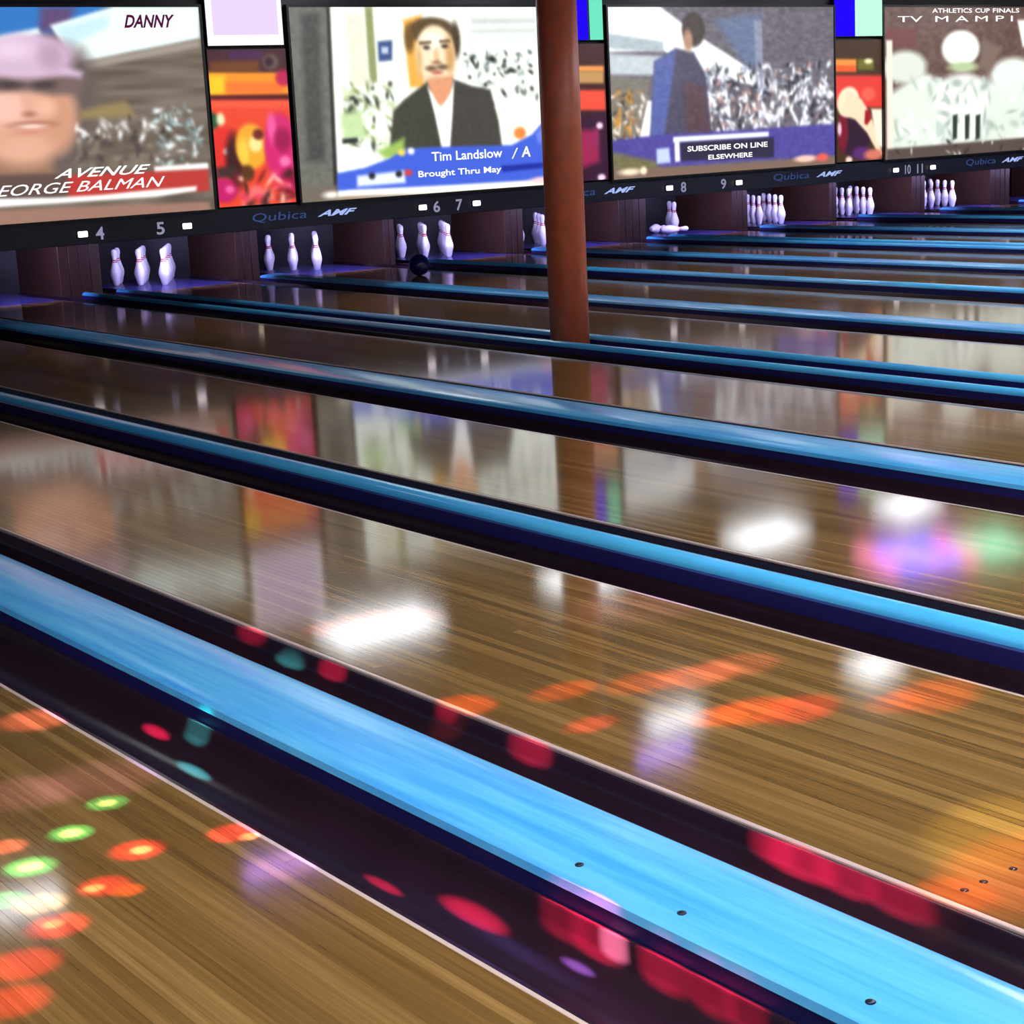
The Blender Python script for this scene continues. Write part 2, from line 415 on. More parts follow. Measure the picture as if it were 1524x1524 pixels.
  ('p',(228,222,205),0.02,[(0.038,0.36),(0.139,0.361),(0.154,1.672),(0.041,1.682)]),
  ('p',(84,70,66),0.033,[(0.041,1.561),(4.96,1.511),(4.986,2.113),(0.039,1.863)]),
  ('s',[(210,205,195),(40,40,38)],0.121,1.512,3.551,1.771,40,0.027,15),
 ],
 'PO1': [
  ('p',(235,70,40),0.007,[(-0.096,-0.136),(1.017,-0.126),(0.88,1.503),(-0.245,1.425)]),
  ('p',(66,28,34),0.027,[(-0.039,-0.08),(0.944,-0.07),(0.92,0.217),(-0.065,0.196)]),
  ('p',(70,24,80),0.04,[(0.208,0.011),(0.534,0.016),(0.528,0.084),(0.202,0.078)]),
  ('p',(112,62,20),0.04,[(0.021,0.098),(0.494,0.094),(0.486,0.185),(0.013,0.175)]),
  ('e',(96,84,70),0.027,0.606,0.108,0.08,0.068,0),
  ('e',(50,16,34),0.027,0.592,0.107,0.04,0.04,0),
  ('p',(252,150,24),0.02,[(-0.0,0.186),(0.921,0.205),(0.905,0.389),(-0.018,0.375)]),
  ('p',(252,205,30),0.053,[(-0.002,0.208),(0.151,0.212),(0.149,0.368),(-0.018,0.375)]),
  ('p',(250,120,40),0.04,[(0.152,0.268),(0.711,0.281),(0.703,0.372),(0.144,0.357)]),
  ('e',(190,20,80),0.04,0.727,0.247,0.081,0.069,0),
  ('p',(76,10,10),0.013,[(-0.018,0.375),(0.919,0.39),(0.915,0.436),(-0.022,0.414)]),
  ('p',(250,90,60),0.033,[(-0.01,0.42),(0.9,0.447),(0.896,0.505),(-0.015,0.476)]),
  ('e',(30,80,50),0.027,0.0,0.589,0.058,0.067,0),
  ('e',(235,235,190),0.027,0.078,0.58,0.039,0.056,0),
  ('e',(226,46,36),0.04,0.094,0.83,0.13,0.193,0),
  ('e',(255,240,230),0.02,0.118,0.853,0.039,0.034,0),
  ('e',(60,14,16),0.053,0.188,0.937,0.092,0.228,0),
  ('e',(240,170,40),0.033,0.357,0.819,0.159,0.195,0),
  ('e',(255,232,150),0.033,0.398,0.798,0.066,0.069,0),
  ('e',(250,205,70),0.033,0.274,0.861,0.052,0.114,0),
  ('e',(90,50,8),0.033,0.297,1.045,0.066,0.069,0),
  ('e',(110,30,20),0.027,0.432,0.719,0.053,0.046,0),
  ('e',(214,34,110),0.033,0.649,0.843,0.169,0.301,0),
  ('e',(240,90,160),0.033,0.57,0.667,0.047,0.126,0),
  ('e',(160,10,74),0.053,0.668,0.775,0.081,0.104,0),
  ('e',(248,120,180),0.033,0.679,0.961,0.054,0.046,0),
  ('e',(170,0,80),0.053,0.705,1.137,0.095,0.105,0),
  ('p',(60,40,38),0.04,[(0.002,0.984),(0.185,0.971),(0.209,1.064),(-0.007,1.075)]),
  ('e',(196,24,100),0.033,0.061,1.181,0.13,0.103,0),
  ('e',(245,100,160),0.027,0.114,1.173,0.046,0.034,0),
  ('s',[(255,190,170),(230,60,90),(120,20,30),(250,120,120),(60,30,26)],0.177,1.062,0.729,1.339,40,0.047,21),
 ],
 'PO2': [
  ('p',(62,26,18),0.007,[(0.047,-0.166),(0.853,-0.161),(0.772,1.548),(-0.046,1.497)]),
  ('p',(250,160,80),0.02,[(0.193,0.203),(0.687,0.212),(0.685,0.264),(0.19,0.254)]),
  ('p',(196,150,90),0.02,[(0.19,0.254),(0.685,0.264),(0.679,0.381),(0.184,0.369)]),
  ('p',(246,80,60),0.027,[(0.18,0.433),(0.693,0.446),(0.692,0.642),(0.17,0.625)]),
  ('p',(52,12,44),0.04,[(0.169,0.651),(0.717,0.669),(0.696,1.476),(0.126,1.442)]),
  ('p',(160,30,80),0.067,[(0.161,0.793),(0.587,0.842),(0.589,1.138),(0.136,1.246)]),
  ('e',(150,40,90),0.033,0.549,0.906,0.043,0.092,0),
  ('e',(255,225,245),0.02,0.607,0.79,0.043,0.033,0),
  ('e',(255,225,245),0.02,0.608,1.298,0.052,0.033,0),
 ],
 'PO3': [
  ('p',(66,42,18),0.007,[(-0.128,-0.142),(0.959,-0.135),(0.951,1.505),(-0.154,1.445)]),
  ('p',(250,150,60),0.02,[(-0.006,0.202),(0.338,0.208),(0.337,0.28),(-0.007,0.274)]),
  ('p',(250,96,40),0.02,[(-0.007,0.274),(0.337,0.28),(0.336,0.346),(-0.008,0.339)]),
  ('p',(110,110,30),0.033,[(0.36,0.208),(0.623,0.212),(0.622,0.33),(0.358,0.324)]),
  ('e',(250,240,190),0.02,0.534,0.233,0.066,0.029,0),
  ('p',(232,60,50),0.04,[(-0.009,0.375),(0.777,0.392),(0.775,0.747),(-0.014,0.721)]),
  ('e',(250,100,80),0.04,0.531,0.592,0.111,0.074,0),
  ('e',(44,14,42),0.033,0.307,0.996,0.265,0.281,0),
  ('e',(120,10,40),0.033,0.111,0.989,0.087,0.22,0),
  ('e',(240,200,220),0.02,0.058,0.957,0.032,0.073,0),
  ('e',(250,236,200),0.027,0.202,0.67,0.185,0.161,-25),
  ('p',(250,226,190),0.027,[(0.204,0.553),(0.42,0.647),(0.573,0.829),(0.771,1.284),(0.681,1.25),(0.505,1.019),(0.309,0.864),(0.071,0.797)]),
  ('p',(160,20,30),0.02,[(0.474,0.767),(0.551,0.769),(0.584,0.859),(0.506,0.93),(0.462,0.914)]),
  ('p',(250,240,220),0.027,[(0.574,0.755),(0.752,0.761),(0.771,1.209),(0.66,1.13)]),
  ('e',(90,40,110),0.04,0.414,1.238,0.155,0.074,0),
  ('e',(250,215,205),0.02,0.205,1.302,0.055,0.037,0),
  ('e',(220,120,100),0.04,0.614,1.262,0.157,0.06,0),
 ],
}
SPOTS = [
  (1.462,3.567,0.0,0.036,(0.08,1,0.6),1),
  (1.328,3.456,0.0,0.037,(0.08,1,0.6),1.3),
  (1.192,3.343,0.0,0.041,(0.08,1,0.6),1.3),
  (1.091,3.218,0.0,0.034,(0.08,1,0.6),1.3),
  (1.395,3.269,0.0,0.044,(1,0.03,0.1),1),
  (1.584,3.213,0.0,0.042,(1,0.03,0.1),0.8),
  (1.266,3.148,0.0,0.04,(1,0.03,0.1),0.8),
  (1.292,3.095,0.0,0.026,(1,0.16,0.03),0.8),
  (1.121,3.036,0.0,0.045,(1,0.03,0.1),0.8),
  (1.011,2.926,0.0,0.053,(1,0.03,0.1),0.7),
  (0.943,2.801,0.0,0.051,(1,0.03,0.1),0.6),
  (1.568,4.252,0.0,0.069,(1,0.3,0.45),0.6),
  (1.196,3.482,0.0,0.034,(1,0.3,0.45),0.7),
  (1.137,3.155,0.0,0.039,(1,0.9,1),0.8),
  (1.575,2.983,0.0,0.059,(0.5,0.3,1),0.35),
  (1.514,3.719,0.0,0.109,(0.5,0.3,1),0.22),
  (1.352,3.758,0.0,0.092,(0.5,0.3,1),0.25),
  (2.909,3.012,0.0,0.066,(1,0.16,0.03),0.8),
  (3.0,2.942,0.0,0.066,(1,0.03,0.1),0.7),
  (2.827,3.044,0.0,0.049,(1,0.16,0.03),0.7),
  (3.012,3.317,0.0,0.07,(1,0.3,0.45),0.6),
  (2.876,3.374,0.0,0.063,(1,0.16,0.03),0.5),
  (3.147,3.305,0.0,0.071,(1,0.3,0.45),0.4),
  (3.306,2.781,0.0,0.083,(1,0.16,0.03),0.5),
  (3.198,2.816,0.0,0.049,(1,0.16,0.03),0.4),
  (2.682,3.467,0.0,0.052,(1,0.16,0.03),0.6),
  (2.565,3.215,0.0,0.039,(1,0.03,0.1),0.6),
  (2.427,3.556,0.0,0.068,(1,0.16,0.03),0.6),
  (2.7,4.394,0.0,0.101,(1,0.3,0.45),0.5),
  (3.375,3.947,0.0,0.142,(0.5,0.3,1),0.25),
  (2.718,2.133,0.0,0.107,(0.9,0.85,0.25),0.35),
  (2.581,1.993,0.0,0.102,(1,0.16,0.03),0.5),
  (2.439,2.003,0.0,0.062,(1,0.16,0.03),0.4),
  (1.462,3.567,0.0,0.018,(0.75,1,1),1.5),
  (1.328,3.456,0.0,0.02,(0.75,1,1),1.8),
  (1.192,3.343,0.0,0.021,(0.75,1,1),1.8),
  (1.4,3.264,0.0,0.019,(1,0.7,0.6),1.4),
  (1.601,3.171,0.0,0.017,(1,0.6,0.6),1.2),
  (1.12,3.049,0.0,0.013,(1,0.7,0.6),1),
  (1.246,3.15,0.0,0.013,(1,0.7,0.6),1.2),
  (2.388,4.595,-0.016,0.032,(1,0.03,0.1),2),
  (2.378,4.356,-0.046,0.029,(0.08,1,0.6),2.5),
  (2.385,4.13,-0.028,0.028,(1,0.03,0.1),3),
  (2.387,3.575,-0.013,0.02,(1,0.03,0.1),2),
  (2.386,3.225,-0.029,0.035,(1,0.03,0.1),3),
  (2.384,2.344,-0.032,0.04,(1,0.03,0.1),4),
  (2.384,2.219,-0.034,0.034,(1,0.03,0.1),3),
  (2.385,2.086,-0.031,0.035,(1,0.03,0.1),2.5),
  (2.385,2.419,-0.034,0.027,(1,0.03,0.1),3),
  (1.871,3.924,-0.008,0.024,(0.08,1,0.6),4),
  (1.841,4.123,-0.068,0.028,(1,0.03,0.1),4),
  (1.8,3.832,-0.086,0.033,(0.08,1,0.6),4),
  (1.822,2.677,-0.078,0.044,(1,0.03,0.1),3),
  (1.87,2.448,-0.032,0.03,(1,0.03,0.1),3),
  (1.87,2.35,-0.031,0.032,(1,0.03,0.1),5),
  (1.869,2.302,-0.033,0.017,(1,0.5,0.5),9),
  (1.87,2.167,-0.029,0.028,(1,0.03,0.1),4),
  (1.871,2.049,-0.022,0.025,(1,0.03,0.1),4),
  (1.871,1.968,-0.021,0.022,(1,0.03,0.1),3),
  (1.78,2.94,-0.089,0.028,(1,0.03,0.1),2),
  (1.83,2.362,-0.075,0.019,(0.5,0.3,1),2.5),
]

# ------------------------------------------------------------------ room shell
GY0, GY1 = -3.0, 18.2          # lane field along Y
CEIL = 3.0
FL = -0.15
MASK_Y = 14.0
def struct(o): o['kind'] = 'structure'; return o
struct(box('floor', -4, 26, -8, 19, FL - 0.1, FL, M['floor']))
struct(box('ceiling', -4, 26, -8, 19, CEIL, CEIL + 0.1, M['ceil']))
struct(box('wall_left', -4.1, -4, -8, 19, FL - 0.1, CEIL + 0.1, M['wall']))
struct(box('wall_right', 26, 26.1, -8, 19, FL - 0.1, CEIL + 0.1, M['wall']))
struct(box('wall_front', -4, 26, -8.1, -8, FL - 0.1, CEIL + 0.1, M['wall']))
struct(box('wall_back', -4, 26, 19, 19.1, FL - 0.1, CEIL + 0.1, M['black']))
struct(box('wall_masking', -4, 26, MASK_Y + 0.052, MASK_Y + 0.12, 0.86, CEIL, M['black']))
struct(box('trim_1', -4, 26, MASK_Y + 0.0, MASK_Y + 0.12, 0.66, 0.86, M['navy'], bev=0.004))
struct(box('trim_2', -4, 26, MASK_Y + 0.12, 18.6, 0.66, 0.86, M['black']))

# ------------------------------------------------------------------ lanes, gutters, dividers
GAPS = [(-0.12, 0.58, 'narrow'), (1.63, 2.40, 'wide'), (3.46, 4.02, 'narrow'), (5.07, 5.83, 'wide'),
        (6.87, 7.75, 'double'), (8.80, 9.60, 'wide'), (10.65, 11.38, 'narrow'), (12.43, 13.13, 'wide'),
        (14.18, 15.08, 'double'), (16.13, 16.83, 'wide'), (17.88, 18.58, 'narrow'), (19.63, 20.33, 'wide'),
        (21.38, 22.20, 'double'), (23.25, 23.95, 'wide')]
ORD = ['first', 'second', 'third', 'fourth', 'fifth', 'sixth', 'seventh', 'eighth', 'ninth', 'tenth']
def lane_place(i):      # lane i lies between GAPS[i] and GAPS[i+1]; the red column stands in GAPS[4]
    return ('%s lane from red column toward screw-studded cap' % ORD[3 - i]) if i <= 3 else ('%s lane from red column away from screw-studded cap' % ORD[i - 4])
def gap_place(i):
    if i == 4: return 'at the red column'
    return ('%s divider from red column toward its near-wall side' % ORD[3 - i]) if i < 4 else ('%s divider from red column away from screw-studded cap' % ORD[i - 5])
GAPNAME = {0: 'beyond the screw-studded cap, away from the red column', 1: 'carrying the screw-studded flat cap',
           2: 'between screw-studded cap and the next wide cap', 3: 'next before the red column', 4: 'around the red column foot'}
for _i in range(5, 14):
    GAPNAME[_i] = '%s past the red column, counting away from screws' % ORD[_i - 5]

STATIONS = [GY0 + (GY1 - GY0) * k / 12 for k in range(13)]
def gutter_obj(x0, x1, i, side):
    n = 12
    w = x1 - x0
    prof = [(x0, FL), (x0, -0.006), (x0 + 0.012, -0.004)]
    for k in range(n + 1):
        a = math.pi * k / n
        prof.append((x0 + 0.014 + (w - 0.028) * (1 - math.cos(a)) / 2, -0.008 - 0.082 * math.sin(a) ** 0.8))
    prof += [(x1 - 0.012, -0.004), (x1, -0.006), (x1, FL)]
    o = link('gutter', extrude_profile('gutter', prof, STATIONS, math.radians(40)), M['gutter'])
    tag(o, 'dark gutter, %s side of divider %s' % (side, GAPNAME[i]), 'gutter', 'lane gutters')
    return o

def cap_profile(x0, x1, kind):
    if kind == 'wide':
        p = [(x0, 0.028), (x0 + 0.004, 0.044), (x0 + 0.02, 0.052)]
        p += [(x0 + 0.02 + (x1 - x0 - 0.04) * k / 6, 0.052 + 0.008 * math.sin(math.pi * k / 6)) for k in range(1, 6)]
        p += [(x1 - 0.02, 0.052), (x1 - 0.004, 0.044), (x1, 0.028)]
        return p
    n = 14
    h = 0.075 if kind == 'narrow' else 0.06
    c, r = (x0 + x1) / 2, (x1 - x0) / 2
    zb = 0.042 if kind == 'narrow' else 0.03
    r -= 0.024 if kind == 'narrow' else 0.010
    return [(c - r * math.cos(math.pi * k / n), zb + (h - zb) * math.sin(math.pi * k / n)) for k in range(n + 1)]

CAP_END = 16.6
KICK_Y = 17.1
DIV = []
for i, (g0, g1, kind) in enumerate(GAPS):
    c = (g0 + g1) / 2
    cw = {'wide': 0.28, 'narrow': 0.15, 'double': 0.45}[kind]
    if i == 1: c0, c1 = 1.885, 2.165
    else: c0, c1 = c - cw / 2, c + cw / 2
    if i == 2: c0, c1 = 3.63, 3.77
    if i == 4: c0, c1 = 7.07, 7.52
    gutter_obj(g0, c0, i, 'near')['label'] = 'dark gutter, screw-cap side of the divider ' + GAPNAME[i] if i > 1 else 'dark gutter, outer-wall side of the divider ' + GAPNAME[i]
    gutter_obj(c1, g1, i, 'far')['label'] = 'dark gutter, far-screens side of the divider ' + GAPNAME[i]
    d = empty('lane_divider', (0, 0, FL))
    kindtxt = {'wide': 'wide flat blue', 'narrow': 'narrow rounded blue', 'double': 'twin blue rail'}[kind]
    tag(d, '%s lane divider, %s' % (kindtxt, GAPNAME[i]), 'divider', 'blue lane dividers')
    def part(name, me, mat):
        o = link(name, me, mat, d); o.location = (0, 0, -FL); return o
    if kind == 'double':
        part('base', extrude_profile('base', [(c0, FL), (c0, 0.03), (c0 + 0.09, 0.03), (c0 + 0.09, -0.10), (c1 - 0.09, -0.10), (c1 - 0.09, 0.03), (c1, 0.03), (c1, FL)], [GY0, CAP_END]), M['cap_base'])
        for a, b_ in ((c0, c0 + 0.09), (c1 - 0.09, c1)):
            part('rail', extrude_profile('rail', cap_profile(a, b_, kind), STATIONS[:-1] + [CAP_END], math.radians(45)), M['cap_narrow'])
    else:
        zt = 0.028 if kind == 'wide' else 0.042
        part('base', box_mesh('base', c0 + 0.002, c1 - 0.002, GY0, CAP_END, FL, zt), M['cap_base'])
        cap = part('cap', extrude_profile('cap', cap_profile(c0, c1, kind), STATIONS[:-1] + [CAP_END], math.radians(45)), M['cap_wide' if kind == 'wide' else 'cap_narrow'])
    if i == 1:
        sm = lathe_mesh('screw', [(0.009, 0), (0.009, 0.002), (0.006, 0.0035)], 12)
        for yy in (1.755, 2.194, 2.481, 1.45):
            link('screw', sm, M['screw'], cap, (1.937, yy, 0.0545))
    # kickback wall beside the pin decks
    k = empty('kickback_panel', (c, 17.4, FL))
    tag(k, 'dark brown kickback wall ending the divider ' + GAPNAME[i].split(',')[0], 'partition', 'kickbacks between pin decks')
    def kp(name, x0, x1, y0, y1, z0, z1, mat, bev=0.0):
        o = link(name, box_mesh(name, x0, x1, y0, y1, z0, z1, bev), mat, k); o.location = (-c, -17.4, -FL); return o
    npl = max(2, round((c1 - c0) / 0.11))
    for q in range(npl):
        xa = c0 + (c1 - c0) * q / npl; xb = c0 + (c1 - c0) * (q + 1) / npl
        kp('plank', xa + 0.003, xb - 0.003, KICK_Y, GY1, FL, 0.60, M['kick'], 0.004)
    kp('top_rail', c0, c1, KICK_Y, GY1, 0.60, 0.64, M['kick_edge'])
    kp('lamp', c1 - 0.07, c1 - 0.02, KICK_Y - 0.03, KICK_Y, 0.55, 0.585, M['warm_light'], 0.006)

# lanes: single boards on the two lanes where they can be told apart, a striped bed beyond
random.seed(5)
BOARD_MESH = {}
DECK_Y = 16.6
def board_mesh(L):
    if L not in BOARD_MESH:
        me = box_mesh('board', -0.01342, 0.01342, 0, L - 0.001, -0.05, 0, 0.0004)
        BOARD_MESH[L] = me
        me.materials.append(M['board'])
    return BOARD_MESH[L]
for i in range(len(GAPS) - 1):
    x0, x1 = GAPS[i][1], GAPS[i + 1][0]
    t = empty('bowling_lane', ((x0 + x1) / 2, 0, FL))
    tag(t, 'polished wood lane, ' + lane_place(i), 'bowling lane', 'bowling lanes')
    w = x1 - x0
    xs = -w / 2
    if i in (0, 1):
        n = 39
        bw = (w - 0.026) / n
        link('subfloor', box_mesh('subfloor', xs, -xs, GY0, DECK_Y, FL, -0.05), M['floor'], t, (0, 0, -FL))
        for k in range(n):
            y = GY0 - random.random() * 0.0
            first = random.choice([2.0, 3.0, 4.0, 5.0])
            L = first
            while y < DECK_Y - 0.01:
                L = min(L, round(DECK_Y - y, 3))
                o = link('board', board_mesh(L), None, t, (xs + 0.013 + (k + 0.5) * bw, y, -FL))
                o.scale = (bw / 0.02691, 1, 1)
                y += L
                L = random.choice([4.0, 5.0, 6.0])
    else:
        link('lane_bed', box_mesh('lane_bed', xs + 0.013, -xs - 0.013, GY0, DECK_Y, FL, 0, 0.002), M['lane'], t, (0, 0, -FL))
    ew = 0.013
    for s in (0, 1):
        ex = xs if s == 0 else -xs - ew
        link('edge_highlight_strip', box_mesh('edge_highlight_strip', ex, ex + ew - 0.0004, GY0, DECK_Y, -0.05 if i in (0, 1) else FL, 0, 0.002), M['edge'], t, (0, 0, -FL))  # thin pale strips imitate the bright highlight along each lane edge
    link('pin_deck', box_mesh('pin_deck', xs, -xs, DECK_Y + 0.004, GY1, FL, 0, 0.002), M['deck'], t, (0, 0, -FL))
    if i == 1:
        dm = lathe_mesh('guide_dot', [(0.0085, 0.0), (0.0085, 0.0006)], 14)
        for dx in (2.464, 2.519, 2.606):
            link('guide_dot', dm, M['dot'], t, (dx - (x0 + x1) / 2, 2.0, -FL))

# ------------------------------------------------------------------ red column between the twin rails
c = empty('column', (7.295, 9.2, -0.10))
tag(c, 'rust-red round steel column standing between the twin blue rails', 'column')
link('shaft', lathe_mesh('shaft', [(0.13, 0.03), (0.13, 1.5), (0.13, CEIL + 0.10 - 0.02)], 40), M['column'], c)
link('base_plate', lathe_mesh('base_plate', [(0.134, 0.0), (0.134, 0.03)], 40), M['column'], c)
link('top_plate', lathe_mesh('top_plate', [(0.17, CEIL + 0.08), (0.17, CEIL + 0.10)], 40), M['column'], c)

# ------------------------------------------------------------------ pins
PIN_PROF = [(0.0258, 0), (0.0285, 0.004), (0.0361, 0.019), (0.0446, 0.057), (0.0529, 0.086), (0.0605, 0.115), (0.0579, 0.149),
            (0.047, 0.184), (0.0375, 0.213), (0.0314, 0.239), (0.0228 + 0.0025, 0.254), (0.0238, 0.276), (0.0265, 0.301), (0.0311, 0.325),
            (0.0323, 0.343), (0.0300, 0.360), (0.0220, 0.374), (0.0100, 0.3805)]
pin_me = lathe_mesh('pin_body', PIN_PROF, 18); pin_me.materials.append(M['pin'])
def band(z0, z1, r0, r1):
    return lathe_mesh('neck_band', [(r0 + 0.0012, z0), (r1 + 0.0012, z1)], 18)
band_me = [band(0.243, 0.252, 0.0303, 0.0263), band(0.262, 0.272, 0.0249, 0.0241)]
for b_ in band_me: b_.materials.append(M['pin_red'])
def pin(x, y, label, group, tilt=None):
    t = empty('bowling_pin', (x, y, 0.0))
    tag(t, label, 'bowling pin', group)
    body = link('pin_body', pin_me, None, t)
    for b_ in band_me: link('neck_band', b_, None, body)
    if tilt is not None:
        t.rotation_euler = (math.radians(90), 0, tilt); t.location.z = 0.0605
    return t
HEAD_Y = 17.22
RACK = [(0, 0), (-.152, .264), (.152, .264), (-.305, .528), (0, .528), (.305, .528), (-.457, .792), (-.152, .792), (.152, .792), (.457, .792)]
for i in range(4, 12):
    cx = (GAPS[i][1] + GAPS[i + 1][0]) / 2
    place = '%s lane from red column away from screws' % ORD[i - 4]
    if i == 8:
        for k in (5, 9): pin(cx + RACK[k][0], HEAD_Y + RACK[k][1], 'white pin left standing on the ' + place, 'pins left on the fifth lane')
        pin(cx - 0.30, HEAD_Y + 0.12, 'toppled white pin lying on the ' + place, 'toppled pins', math.radians(70))
        pin(cx - 0.20, HEAD_Y + 0.42, 'toppled white pin lying on the ' + place, 'toppled pins', math.radians(110))
        continue
    for (dx, dy) in RACK:
        pin(cx + dx, HEAD_Y + dy, 'white pin in the rack on the ' + place, 'racked pins on the %s lane from the column' % ORD[i - 4])

# pin deck lights under the soffit
tube_me = lathe_mesh('tube', [(0.012, -0.40), (0.016, -0.395), (0.016, 0.395), (0.012, 0.40)], 10); tube_me.materials.append(M['violet_tube'])
for i in range(3, 13):
    cx = (GAPS[i][1] + GAPS[i + 1][0]) / 2
    t = empty('pin_light', (cx, 16.75, 0.66))
    tag(t, 'violet tube light above the pin deck, ' + lane_place(i), 'light', 'pin deck lights')
    link('housing', box_mesh('housing', -0.45, 0.45, -0.03, 0.03, -0.03, 0.0, 0.004), M['lamp_black'], t)
    link('added_hood', box_mesh('added_hood', -0.45, 0.45, -0.05, -0.03, -0.10, 0.0, 0.003), M['lamp_black'], t)  # lip added to keep the tube out of the lane reflections
    o = link('tube', tube_me, None, t, (0, 0, -0.047)); o.rotation_euler = (0, math.pi / 2, 0)

# bowling ball rolling toward the pins
t = empty('bowling_ball', (10.181, 15.268, 0))
tag(t, 'navy blue bowling ball rolling toward a rack of pins', 'bowling ball')
bm = bmesh.new(); bmesh.ops.create_uvsphere(bm, u_segments=32, v_segments=20, radius=0.108)
for f in bm.faces: f.smooth = True
me = bpy.data.meshes.new('shell'); bm.to_mesh(me); bm.free()
shell = link('shell', me, M['ball'], t, (0, 0, 0.108))
hm = lathe_mesh('finger_hole', [(0.013, 0), (0.013, 0.0015)], 12)
for a, e_ in ((0.3, 0.9), (0.75, 0.9), (0.5, 0.45)):
    v = Vector((math.cos(e_) * math.sin(a), -math.cos(e_) * math.cos(a), math.sin(e_)))
    o = link('finger_hole', hm, M['hole'], shell, v * 0.1072)
    o.rotation_euler = v.to_track_quat('Z', 'Y').to_euler()

# ------------------------------------------------------------------ screens and graphics
def smooth_noise(A, B, su, sv, seed):
    rng = np.random.RandomState(seed)
    gu, gv = A / su, B / sv
    nu, nv = int(gu.max()) + 3, int(gv.max()) + 3
    g = rng.rand(nv, nu) * 2 - 1
    iu, iv = gu.astype(int), gv.astype(int)
    fu, fv = gu - iu, gv - iv
    fu, fv = fu * fu * (3 - 2 * fu), fv * fv * (3 - 2 * fv)
    return (g[iv, iu] * (1 - fu) * (1 - fv) + g[iv, iu + 1] * fu * (1 - fv) + g[iv + 1, iu] * (1 - fu) * fv + g[iv + 1, iu + 1] * fu * fv)

def poly_cover(A, B, pts, f):
    inside = np.zeros(A.shape, bool)
    dist = np.full(A.shape, 1e9)
    n = len(pts)
    for k in range(n):
        (x0, y0), (x1, y1) = pts[k], pts[(k + 1) % n]
        if y0 != y1:
            cond = ((y0 > B) != (y1 > B)) & (A < (x1 - x0) * (B - y0) / (y1 - y0) + x0)
            inside ^= cond
        dx, dy = x1 - x0, y1 - y0
        q = np.clip(((A - x0) * dx + (B - y0) * dy) / (dx * dx + dy * dy + 1e-12), 0, 1)
        dist = np.minimum(dist, np.hypot(A - x0 - q * dx, B - y0 - q * dy))
    sd = np.where(inside, dist, -dist)
    return np.clip(sd / max(f, 1e-4) + 0.5, 0, 1)

def paint(w, h, ops, step):
    nu, nv = int(w / step) + 1, int(h / step) + 1
    A, B = np.meshgrid(np.linspace(0, w, nu), np.linspace(0, h, nv))
    C = np.zeros(A.shape + (3,))
    def lay(cov, col):
        C[:] = C * (1 - cov[..., None]) + np.array(col, float) * cov[..., None]
    for op in ops:
        if op[0] == 'p':
            lay(poly_cover(A, B, op[3], op[2]), op[1])
        elif op[0] == 'e':
            _, col, f, a, b, ra, rb, ang = op
            ca, sa = math.cos(math.radians(ang)), math.sin(math.radians(ang))
            da, db = A - a, B - b
            d = np.hypot((da * ca + db * sa) / ra, (-da * sa + db * ca) / rb)
            lay(np.clip((1 - d) * min(ra, rb) / f + 0.5, 0, 1), col)
        elif op[0] == 'n':
            C += (smooth_noise(A, B, op[2], op[3], op[4]) * op[1])[..., None]
        elif op[0] == 's':
            _, cols, a0, b0, a1, b1, cnt, sz, seed = op
            rng = random.Random(seed)
            for _k in range(cnt):
                a, b = rng.uniform(a0, a1), rng.uniform(min(b0, b1), max(b0, b1))
                ra, rb = sz * rng.uniform(0.5, 1.6), sz * rng.uniform(0.4, 1.2)
                th = rng.uniform(0, math.pi); ca, sa = math.cos(th), math.sin(th)
                d2 = (((A - a) * ca + (B - b) * sa) / ra) ** 2 + ((-(A - a) * sa + (B - b) * ca) / (rb * 0.6)) ** 2
                lay(np.clip(1.25 * np.exp(-d2 * 0.9), 0, 1) * 0.9, rng.choice(cols))
    for _k in range(2):                     # soft, low-resolution picture
        P = np.pad(C, ((1, 1), (1, 1), (0, 0)), mode='edge')
        C = (P[:-2, 1:-1] + P[2:, 1:-1] + P[1:-1, :-2] + P[1:-1, 2:] + 2 * P[1:-1, 1:-1]) / 6
    C = np.clip(C / 255.0, 0, 1)
    C = np.where(C <= 0.04045, C / 12.92, ((C + 0.055) / 1.055) ** 2.4)
    return A, B, C

def picture_mesh(name, x0, x1, z0, z1, y, ops, step, mat):
    A, B, C = paint(x1 - x0, z1 - z0, ops, step)
    nv, nu = A.shape
    co = np.stack([x0 + A, np.full(A.shape, y), z1 - B], -1).reshape(-1, 3)
    idx = np.arange(nu * nv).reshape(nv, nu)
    q = np.stack([idx[:-1, :-1], idx[1:, :-1], idx[1:, 1:], idx[:-1, 1:]], -1).reshape(-1, 4)
    me = bpy.data.meshes.new(name)
    me.vertices.add(len(co)); me.vertices.foreach_set('co', co.ravel().astype('f'))
    me.loops.add(q.size); me.loops.foreach_set('vertex_index', q.ravel().astype('i'))
    me.polygons.add(len(q)); me.polygons.foreach_set('loop_start', np.arange(0, q.size, 4).astype('i'))
    me.update(calc_edges=True)
    at = me.color_attributes.new('picture', 'FLOAT_COLOR', 'POINT')
    at.data.foreach_set('color', np.concatenate([C.reshape(-1, 3), np.ones((len(co), 1))], 1).ravel().astype('f'))
    me.materials.append(mat)
    return me

